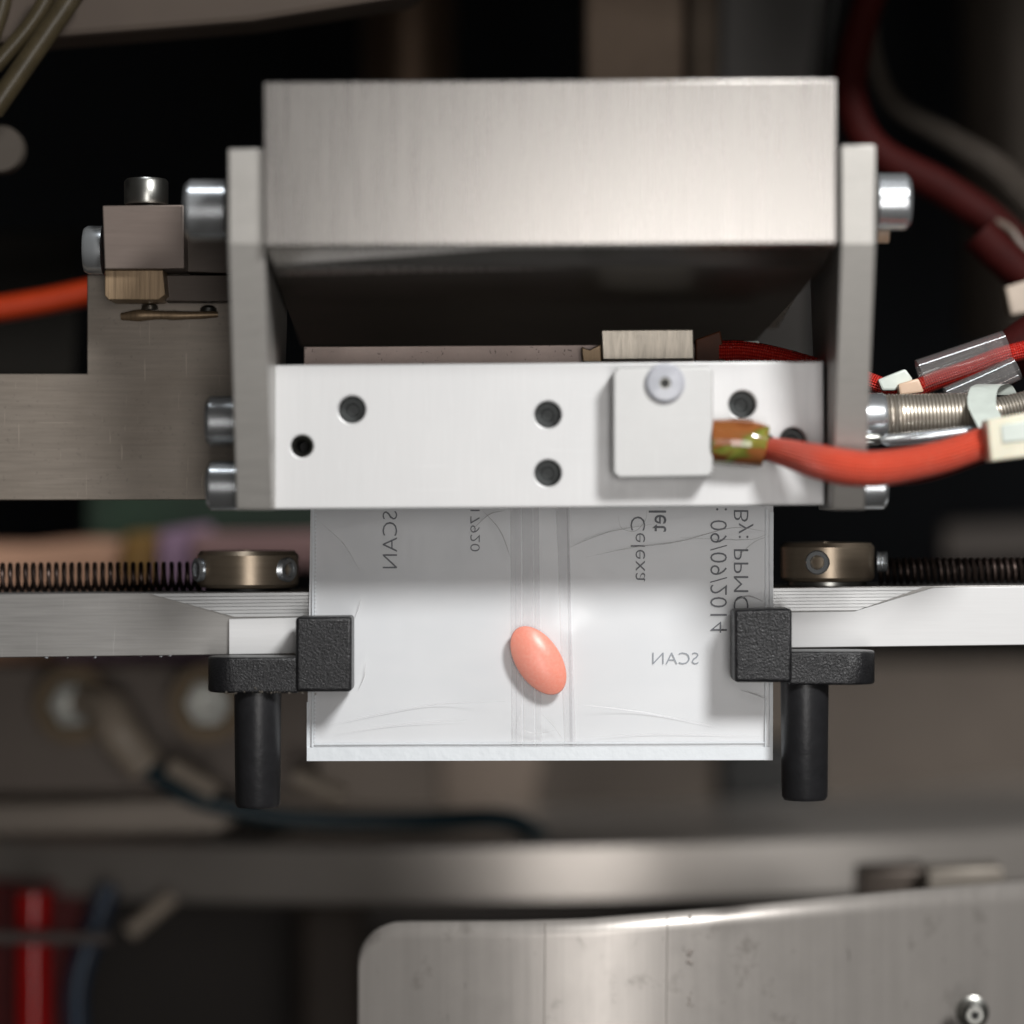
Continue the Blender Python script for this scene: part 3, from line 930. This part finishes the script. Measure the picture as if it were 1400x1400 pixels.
hose = spline([P(1050, 613, -186), P(1085, 622, -222), P(1130, 634, -262), P(1180, 641, -268), P(1230, 637, -250), P(1290, 624, -215), P(1352, 603, -180)], 12)
one("red_sleeve", tube_bm(hose, [15, 19, 22.5, 23.5, 23, 22, 21.5, 20.5], 32, wob=.03), M['red_hose'], "bright orange red sleeve curving from the sensor across the right side plate", "sleeve", None, P(1200, 640, -200))
one("dark_red_cable", tube_bm(spline([P(1120, 655, -120), P(1210, 652, -125), P(1270, 645, -125), P(1350, 618, -120)], 10), 14, 18), M['red_dark'], "dark red cable hidden behind the bright red sleeve", "cable", None, P(1230, 650, -120))
one("sleeve_tip", tube_bm(spline([P(1352, 603, -160), P(1400, 590, -150), P(1470, 570, -140)], 8), [19, 19, 19], 20), M['cream'], "cream sleeve tail leaving the large cable tie at the right edge", "sleeve", None, P(1400, 590, -150))

# spring conduit with ferrule
base = P(1180, 600, -60)
t = thing("spring_conduit", "bright tightly wound spring conduit with a plated ferrule right of the side plate", "conduit", base)
c = P(1160, 572, -70)
link("ferrule", finish(lathe_bm([(0, 0), (34, 0), (34, 44), (31, 50), (0, 50)], c, 'X', 40), "ferrule", c), M['chrome'], t, c)
a, b = P(1211, 571, -70), P(1350, 568, -70)
link("coil", finish(coil_bm(a, b, 29, 2.6, 5.0, 24, 6), "coil", base), M['spring_bright'], t, base)
a, b = P(1350, 566, -70), P(1480, 536, -60)
link("coil", finish(coil_bm(a, b, 17, 2.4, 4.6, 20, 6), "coil", base), M['spring_bright'], t, base)
link("core", finish(tube_bm([P(1200, 571, -70), P(1280, 570, -70), P(1350, 568, -70)], 27, 24), "core", base), M['chrome_dull'], t, base)
one("bright_tube", tube_bm([P(1204, 603, -120), P(1212, 602, -120), P(1280, 596, -120), P(1352, 587, -120)], [3, 8.5, 9, 8.5], 18), M['chrome'], "shiny thin metal tube lying under the spring conduit", "tube", None, P(1280, 596, -120))
one("small_pin", tube_bm([P(1150, 600, -90), P(1180, 600, -90), P(1200, 600, -90), P(1206, 600, -90)], [9, 9, 9, 6], 18), M['chrome_dull'], "small plated pin end poking out under the conduit ferrule", "pin", None, P(1180, 600, -90))

# large cable tie
base = P(1375, 630, -190)
t = thing("cable_tie", "large cream cable tie binding the red sleeve and conduit at the right edge", "cable tie", base, "nylon cable ties")
bm = slab_bm([(1349, 574), (1424, 560), (1432, 622), (1354, 632)], -236, -186, 4, 3)
link("tie_head", finish(bm, "tie_head", base), M['cream'], t, base)
link("tie_slot", finish(slab_bm([(1368, 581), (1420, 572), (1424, 600), (1370, 606)], -238.5, -226, 2), "tie_slot", base), M['milk'], t, base)
st = spline([P(1366, 600, -176), P(1352, 575, -150), P(1342, 552, -110), P(1346, 530, -60), P(1362, 526, -30), P(1372, 540, -20)], 8)
bm = bmesh.new()
prev = None
for i, q in enumerate(st):
    w = 15
    ring = [bm.verts.new(q + Vector((s * w, dy, 0)) + Vector((s * 4, 0, 0))) for s, dy in ((-1, -3), (1, -3), (1, 3), (-1, 3))]
    if prev:
        for k in range(4):
            bm.faces.new((prev[k], prev[(k + 1) % 4], ring[(k + 1) % 4], ring[k]))
    prev = ring
link("strap", finish(bm, "strap", base), M['milk'], t, base)
# small ties behind the conduit
one("cable_tie", slab_bm([(1200, 519), (1238, 504), (1249, 519), (1224, 534), (1206, 534)], -10, 30, 3), M['milk'], "small pale green white cable tie behind the conduit", "cable tie", "nylon cable ties")
one("cable_tie", slab_bm([(1228, 525), (1256, 517), (1264, 536), (1230, 541)], -24, 20, 3), M['beige'], "small beige cable tie between the conduit and the clear sleeve", "cable tie", "nylon cable ties")
one("braided_wire", tube_bm(spline([P(1176, 516, 20), P(1204, 527, 10), P(1236, 538, 10)], 8), [12, 12, 10], 18), M['red_braid'], "short red braided wire emerging right of the side plate", "wire", None, P(1204, 527, 10))
# clear sleeve over red braid
base = P(1320, 510, 40)
t = thing("clear_sleeve", "clear plastic double tube sleeve around red braided wires at the right", "sleeve", base)
link("upper_tube", finish(tube_bm(spline([P(1258, 512, 40), P(1320, 491, 40), P(1376, 472, 40)], 8), 21, 24, cap=False), "upper_tube", base), M['clear'], t, base)
link("lower_tube", finish(tube_bm(spline([P(1296, 545, 30), P(1340, 526, 30), P(1390, 503, 30)], 8), 17, 24, cap=False), "lower_tube", base), M['clear'], t, base)
one("inner_wire", tube_bm(spline([P(1240, 540, 60), P(1270, 524, 60), P(1320, 506, 60), P(1372, 486, 60), P(1440, 470, 60)], 8), 13, 18), M['red_braid'], "red braided wire running inside the clear plastic sleeve", "wire", None, P(1320, 506, 60))
one("thick_red_cable", tube_bm(spline([P(1366, 500, 120), P(1400, 474, 120), P(1450, 440, 120)], 8), [34, 36, 36], 18), M['red_dark'], "thick dark red cable at the right edge behind the clear sleeve", "cable", None, P(1400, 474, 120))

# rear clamp with tape and braided lead, above the bar
base = P(885, 492, -60)
t = thing("clamp_block", "small saw marked aluminium clamp block standing on top of the front bar", "clamp", base)
link("block", finish(slab_bm([(822, 451), (948, 450), (949, 491), (824, 492)], -70, -20, 1.6), "block", base), M['clamp'], t, base)
link("wedge", finish(slab_bm([(795, 474), (806, 478), (822, 470), (823, 495), (797, 495)], -50, -20, 1.5), "wedge", base), M['brass'], t, base)
link("tape_wrap", finish(slab_bm([(951, 464), (985, 452), (993, 496), (951, 496)], -44, -8, 2), "tape_wrap", base), M['tape'], t, base)
one("braided_lead", tube_bm(spline([P(984, 482, -30), P(1020, 482, -34), P(1066, 490, -40), P(1130, 506, -40), P(1170, 514, -20)], 10), [17, 16, 15, 13, 12], 20), M['red_braid'], "red braided lead leaving the taped clamp towards the right side plate", "lead", None, P(1066, 490, -40))
one("cable_tie", slab_bm([(1012, 466), (1038, 466), (1040, 474), (1014, 472)], -40, -10, 1.5), M['milk'], "tiny pale cable tie end on the red braided lead above the bar", "cable tie", "nylon cable ties")

# ------------------------------------------------------------------ grippers
def gripper(blk, lug, pin, label, left, worn):
    (x0, x1, ya, yb_), (lx0, lx1, la, lb), (p0, p1, pa, pb) = blk, lug, pin
    y0, y1 = -74, -5
    base = P((p0 + p1) / 2, pb, -30)
    t = thing("gripper_finger", label, "gripper", base, "black gripper fingers holding the pouch")
    link("pad", finish(slab_bm([(x0, ya + (1 if left else 2)), (x1, ya), (x1, yb_), (x0, yb_)], y0, y1, 5, 3), "pad", base), M['black_cast'], t, base)
    k = (D + y0) / D
    zc0, zc1 = (700 - lb) * k, (700 - la) * k
    bm = bmesh.new()
    yc, r = -30, 40
    out = []
    xe = ((lx0 if left else lx1) - 700) * k
    xi = ((lx1 if left else lx0) - 700) * k
    cxx = xe + r if left else xe - r
    for i in range(25):
        a = math.pi / 2 + math.pi * i / 24
        out.append((cxx + (r * math.cos(a) if left else -r * math.cos(a)), yc + r * math.sin(a)))
    out += [(xi, yc - r), (xi, yc + r)]
    lo = [bm.verts.new((x, y, zc0)) for x, y in out]
    hi = [bm.verts.new((x, y, zc1)) for x, y in out]
    bm.faces.new(lo)
    bm.faces.new(hi[::-1])
    n = len(out)
    for i in range(n):
        bm.faces.new((lo[i], lo[(i + 1) % n], hi[(i + 1) % n], hi[i]))
    bevel(bm, 3.5, 3, 40)
    link("lug", finish(bm, "lug", base), M['black_cast'], t, base)
    kk = (D - 30) / D
    rr = (p1 - p0) / 2 * kk
    L = (pb - pa + 10) * kk
    link("pin", finish(lathe_bm([(0, 0), (rr * .86, 0), (rr * .95, 5), (rr, L)], base, 'Z', 48), "pin", base), M['black_pin'], t, base)
    if worn:
        random.seed(11)
        bm = bmesh.new()
        for i in range(34):
            q = Vector(((random.gauss(352, 24) - 700) * k, yc - r - random.uniform(-1.5, .6), zc0 + abs(random.gauss(0, 3.5)) - 1))
            bmesh.ops.create_icosphere(bm, subdivisions=1, radius=random.uniform(.7, 1.9), matrix=Matrix.Translation(q))
        f = link("chipped_edge", finish(bm, "chipped_edge", base), plain("bare_cast_metal", (120, 114, 106), .5, .6, .2), t, base)
        f["kind"] = "stuff"
    return t
gripper((404, 481, 843, 946), (280, 408, 899, 948), (320, 385, 940, 1103), "black cast gripper finger clamping the pouch's left edge, lug chipped", True, True)
gripper((1004, 1083, 832, 933), (1079, 1201, 891, 937), (1067, 1133, 930, 1093), "glossier black cast gripper finger clamping the pouch's right edge", False, False)

# ------------------------------------------------------------------ pouch, print, tablet
base = P(738, 1040, 0)
pouch = thing("medicine_pouch", "white translucent medicine pouch with mirrored print hanging under the sealing head", "pouch", base)
def edges(v):           # left and right edge of the pouch at height fraction v (0 bottom, 1 top)
    return 419 + 6 * v, 1057 + 1 * v
PT, PB = 640, 1040
def sheet(y_of, nx=120, nz=80, t0=0.0, t1=1.0, s0=0.0, s1=1.0):
    bm = bmesh.new()
    g = []
    for j in range(nz + 1):
        v = t0 + (t1 - t0) * j / nz
        xl, xr = edges(v)
        row = []
        for i in range(nx + 1):
            u = s0 + (s1 - s0) * i / nx
            px, py = xl + (xr - xl) * u, PB + (PT - PB) * v
            q = P(px, py, 0)
            q.y = y_of(px, py)
            row.append(bm.verts.new(q))
        g.append(row)
    for j in range(nz):
        for i in range(nx):
            bm.faces.new((g[j][i], g[j][i + 1], g[j + 1][i + 1], g[j + 1][i]))
    return bm
def nz2(x, y, s):
    return noise.noise(Vector((x * s, y * s, 3.3)))
def back_y(px, py):
    return 6.4 + .4 * nz2(px, py, .008)
def seg_d(px, py, a, b):
    ax, ay = a
    bx, by = b
    t = max(0, min(1, ((px - ax) * (bx - ax) + (py - ay) * (by - ay)) / ((bx - ax) ** 2 + (by - ay) ** 2)))
    return math.hypot(px - ax - t * (bx - ax), py - ay - t * (by - ay)), t
CREASE = [((848, 758), (935, 742), 2.2), ((935, 742), (1052, 728), 2.6), ((770, 748), (905, 714), 2.0), ((1005, 755), (1055, 728), 1.6), ((425, 700), (500, 780), 1.6),
          ((670, 700), (700, 770), 2.4), ((640, 720), (680, 700), 2.0), ((450, 990), (640, 958), .7), ((640, 958), (700, 972), .6), ((790, 962), (1010, 992), .7), ((1004, 822), (1046, 818), 5.5), ((1014, 946), (1050, 956), 5.0), ((860, 720), (960, 706), 1.6), ((440, 730), (520, 712), 1.4),
          ((480, 845), (492, 815), 3.0), ((1000, 826), (1050, 815), 3.2), ((1010, 944), (1052, 958), 3.0), ((484, 938), (498, 898), 2.2), ((700, 980), (760, 1000), 1.5), ((430, 1012), (690, 1008), 1.2), ((790, 1008), (1040, 1010), 1.2)]
def front_y(px, py):
    v = (PB - py) / 400
    xl, xr = edges(v)
    e = min(1, max(0, (px - xl) / 140)) * min(1, max(0, (xr - px) / 140)) * min(1, max(0, (PB - 18 - py) / 110))
    d = ((px - 736) / 95) ** 2 + ((py - 903) / 85) ** 2
    y = 4 - 32 * math.exp(-d ** 1.3) - e * (3 + 1.6 * nz2(px, py, .010) + .5 * nz2(px, py, .03) + .25 * nz2(px * 3, py, .03))
    for a, b, h in CREASE:
        q, t = seg_d(px, py, a, b)
        if q < 20:
            y -= .75 * h * math.exp(-(q / 4.5) ** 2) * math.sin(math.pi * min(1, .1 + .8 * t))
    return y
link("back_film", finish(sheet(back_y, 60, 40), "back_film", base, 180), M['milky'], pouch, base)
link("front_film", finish(sheet(front_y, 210, 140), "front_film", base, 180), M['film'], pouch, base)
M['fold'] = clear_plastic("wrinkle_film", (1, 1, 1, 1), .14, .30, .35, .97)
FOLDS = [([(800, 762), (868, 748), (930, 740), (1000, 722), (1050, 727)], 1.5), ([(770, 752), (830, 728), (895, 716)], 1.2), ([(930, 735), (1020, 738), (1050, 730)], .9), ([(1000, 770), (1030, 742), (1052, 733)], .9),
         ([(440, 716), (470, 744), (492, 780)], .9), ([(640, 730), (668, 704), (690, 698)], 1.2), ([(660, 698), (684, 726), (700, 768)], 1.3), ([(448, 992), (520, 976), (600, 963), (690, 958)], 1.0),
         ([(460, 1004), (540, 992), (640, 984)], .7), ([(790, 962), (880, 974), (980, 994)], 1.0), ([(800, 1008), (900, 1004), (1040, 1007)], .8), ([(700, 985), (726, 1002), (760, 998)], 1.0),
         ([(484, 848), (490, 832), (493, 818)], 1.5), ([(500, 905), (498, 925), (490, 944)], 1.6), ([(1002, 824), (1022, 815), (1044, 822)], 2.4), ([(1012, 943), (1034, 950), (1049, 956)], 2.2),
         ([(845, 706), (850, 722), (868, 726), (882, 712), (884, 698)], .8), ([(735, 970), (755, 990), (772, 1015)], .8), ([(712, 968), (706, 992), (704, 1018)], .8)]
for pts, w in FOLDS:
    q = spline([Vector((P(a, b).x, front_y(a, b) - .4, P(a, b).z)) for a, b in pts], 8)
    n = len(q)
    link("film_wrinkle", finish(tube_bm(q, [max(.1, .45 * w * math.sin(math.pi * (i + .3) / n)) for i in range(n)], 8), "film_wrinkle", base), M['fold'], pouch, base)
M['seal'] = plain("heat_sealed_film", (224, 229, 233), .3, 0, .03, .02, .15, .08)
link("bottom_seal", finish(slab_bm([(419.5, 1022), (1056.5, 1021), (1056.5, 1039), (419.5, 1040.5)], 1, 3.5), "bottom_seal", base), M['seal'], pouch, base)
def seam_mat():
    m = clear_plastic("seam_film", (.995, .995, 1, 1), -.02, .25, .3, .97)
    return m
M['seam'] = seam_mat()
for x0, x1, x2, x3 in ((697, 704, 700, 697), (704, 712, 706, 700), (713, 728, 716, 706), (728, 736, 733, 727), (758, 774, 772, 770), (774, 778, 779, 777)):
    link("seam_fold", finish(slab_bm([(x0, 640), (x1, 640), (x2 + (x1 - x0), 1020), (x2, 1020)], 5.4, 5.7), "seam_fold", base), M['seam'], pouch, base)
for pts in (((427, 696), (429.4, 696), (428.6, 1021), (426, 1021)), ((1046.5, 696), (1048.6, 696), (1047.6, 1021), (1045.6, 1021)), ((419.4, 960), (422.4, 960), (423.4, 1022), (419.4, 1022)),
            ((430, 1016), (1046, 1014), (1046, 1016), (430, 1018)), ((1052, 700), (1057.6, 700), (1056.6, 1022), (1052, 1022))):
    link("edge_seal", finish(slab_bm(pts, 2.2, 3.2), "edge_seal", base), M['seal'] if len(pts) == 4 else M['seam'], pouch, base)
bm = bmesh.new()
for i in range(58):
    y = 704 + i * 5.4
    if 840 < y < 948:
        continue
    bmesh.ops.create_cube(bm, size=1, matrix=Matrix.Translation(P(431.5 - (y - 700) * .004, y, 2)) @ Matrix.Diagonal((2.2, 1.2, 2.4, 1)))
o = link("perforation", finish(bm, "perforation", base), M['seal'], pouch, base)
o["kind"] = "stuff"
def text(s, rect, vertical, mat, y=4.6, thin=-.012):
    """Mirrored print: rect is (x0, y0, x1, y1) of the ink; vertical lines read downwards with letter tops to the left."""
    cu = bpy.data.curves.new("print", 'FONT')
    cu.body = s
    cu.size = 1.0
    cu.offset = thin
    cu.resolution_u = 3
    ob = bpy.data.objects.new("print", cu)
    C.objects.link(ob)
    me = bpy.data.meshes.new_from_object(ob.evaluated_get(bpy.context.evaluated_depsgraph_get()))
    bpy.data.objects.remove(ob)
    bpy.data.curves.remove(cu)
    xs = [v.co.x for v in me.vertices]
    zs = [v.co.y for v in me.vertices]
    u0, u1, v0, v1 = min(xs), max(xs), min(zs), max(zs)
    x0, y0, x1, y1 = rect
    bm = bmesh.new()
    bm.from_mesh(me)
    bpy.data.meshes.remove(me)
    for v in bm.verts:
        u, w = (v.co.x - u0) / (u1 - u0), (v.co.y - v0) / (v1 - v0)
        if vertical:
            v.co = P(x1 + (x0 - x1) * w, y0 + (y1 - y0) * u, y)
        else:
            v.co = P(x1 + (x0 - x1) * u, y1 + (y0 - y1) * w, y)
    return link("print", finish(bm, "print", base), mat, pouch, base)
text("SCAN", (523, 699, 543, 777), True, M['ink'])
text("17920", (643, 697, 656, 754), True, M['ink'])
text("let", (887, 698, 911, 727), True, M['ink'], thin=.005)
text("Celexa", (862, 706, 882, 795), True, M['ink'])
text("e: 09/09/2014", (971, 678, 994, 865), True, M['ink'])
text("d By: PPMC", (1003, 668, 1030, 836), True, M['ink'])
text("SCAN", (892, 892, 955, 908), False, M['ink_lit'])

# tablet between the films
tc = P(736, 903, -13)
bm = bmesh.new()
bmesh.ops.create_uvsphere(bm, u_segments=64, v_segments=32, radius=1)
for v in bm.verts:
    x, y, z = v.co                       # z is the thickness: two shallow domes over a thin band
    rho = math.hypot(x, y)
    band = .20
    v.co = Vector((x, y, math.copysign(band * min(1, abs(z) * 6) + (1 - band) * (1 - rho ** 2.2), z) if abs(z) > 1e-6 else 0))
m = Matrix.Translation(tc) @ Matrix.Rotation(math.radians(56.5), 4, 'Y') @ Matrix.Rotation(math.radians(90), 4, 'X') @ Matrix.Diagonal((52.5, 30.5, 14.0, 1))
bmesh.ops.transform(bm, matrix=m, verts=bm.verts)
one("tablet", bm, M['tablet'], "coral pink oval tablet lying inside the white pouch", "tablet", None, tc, 60)
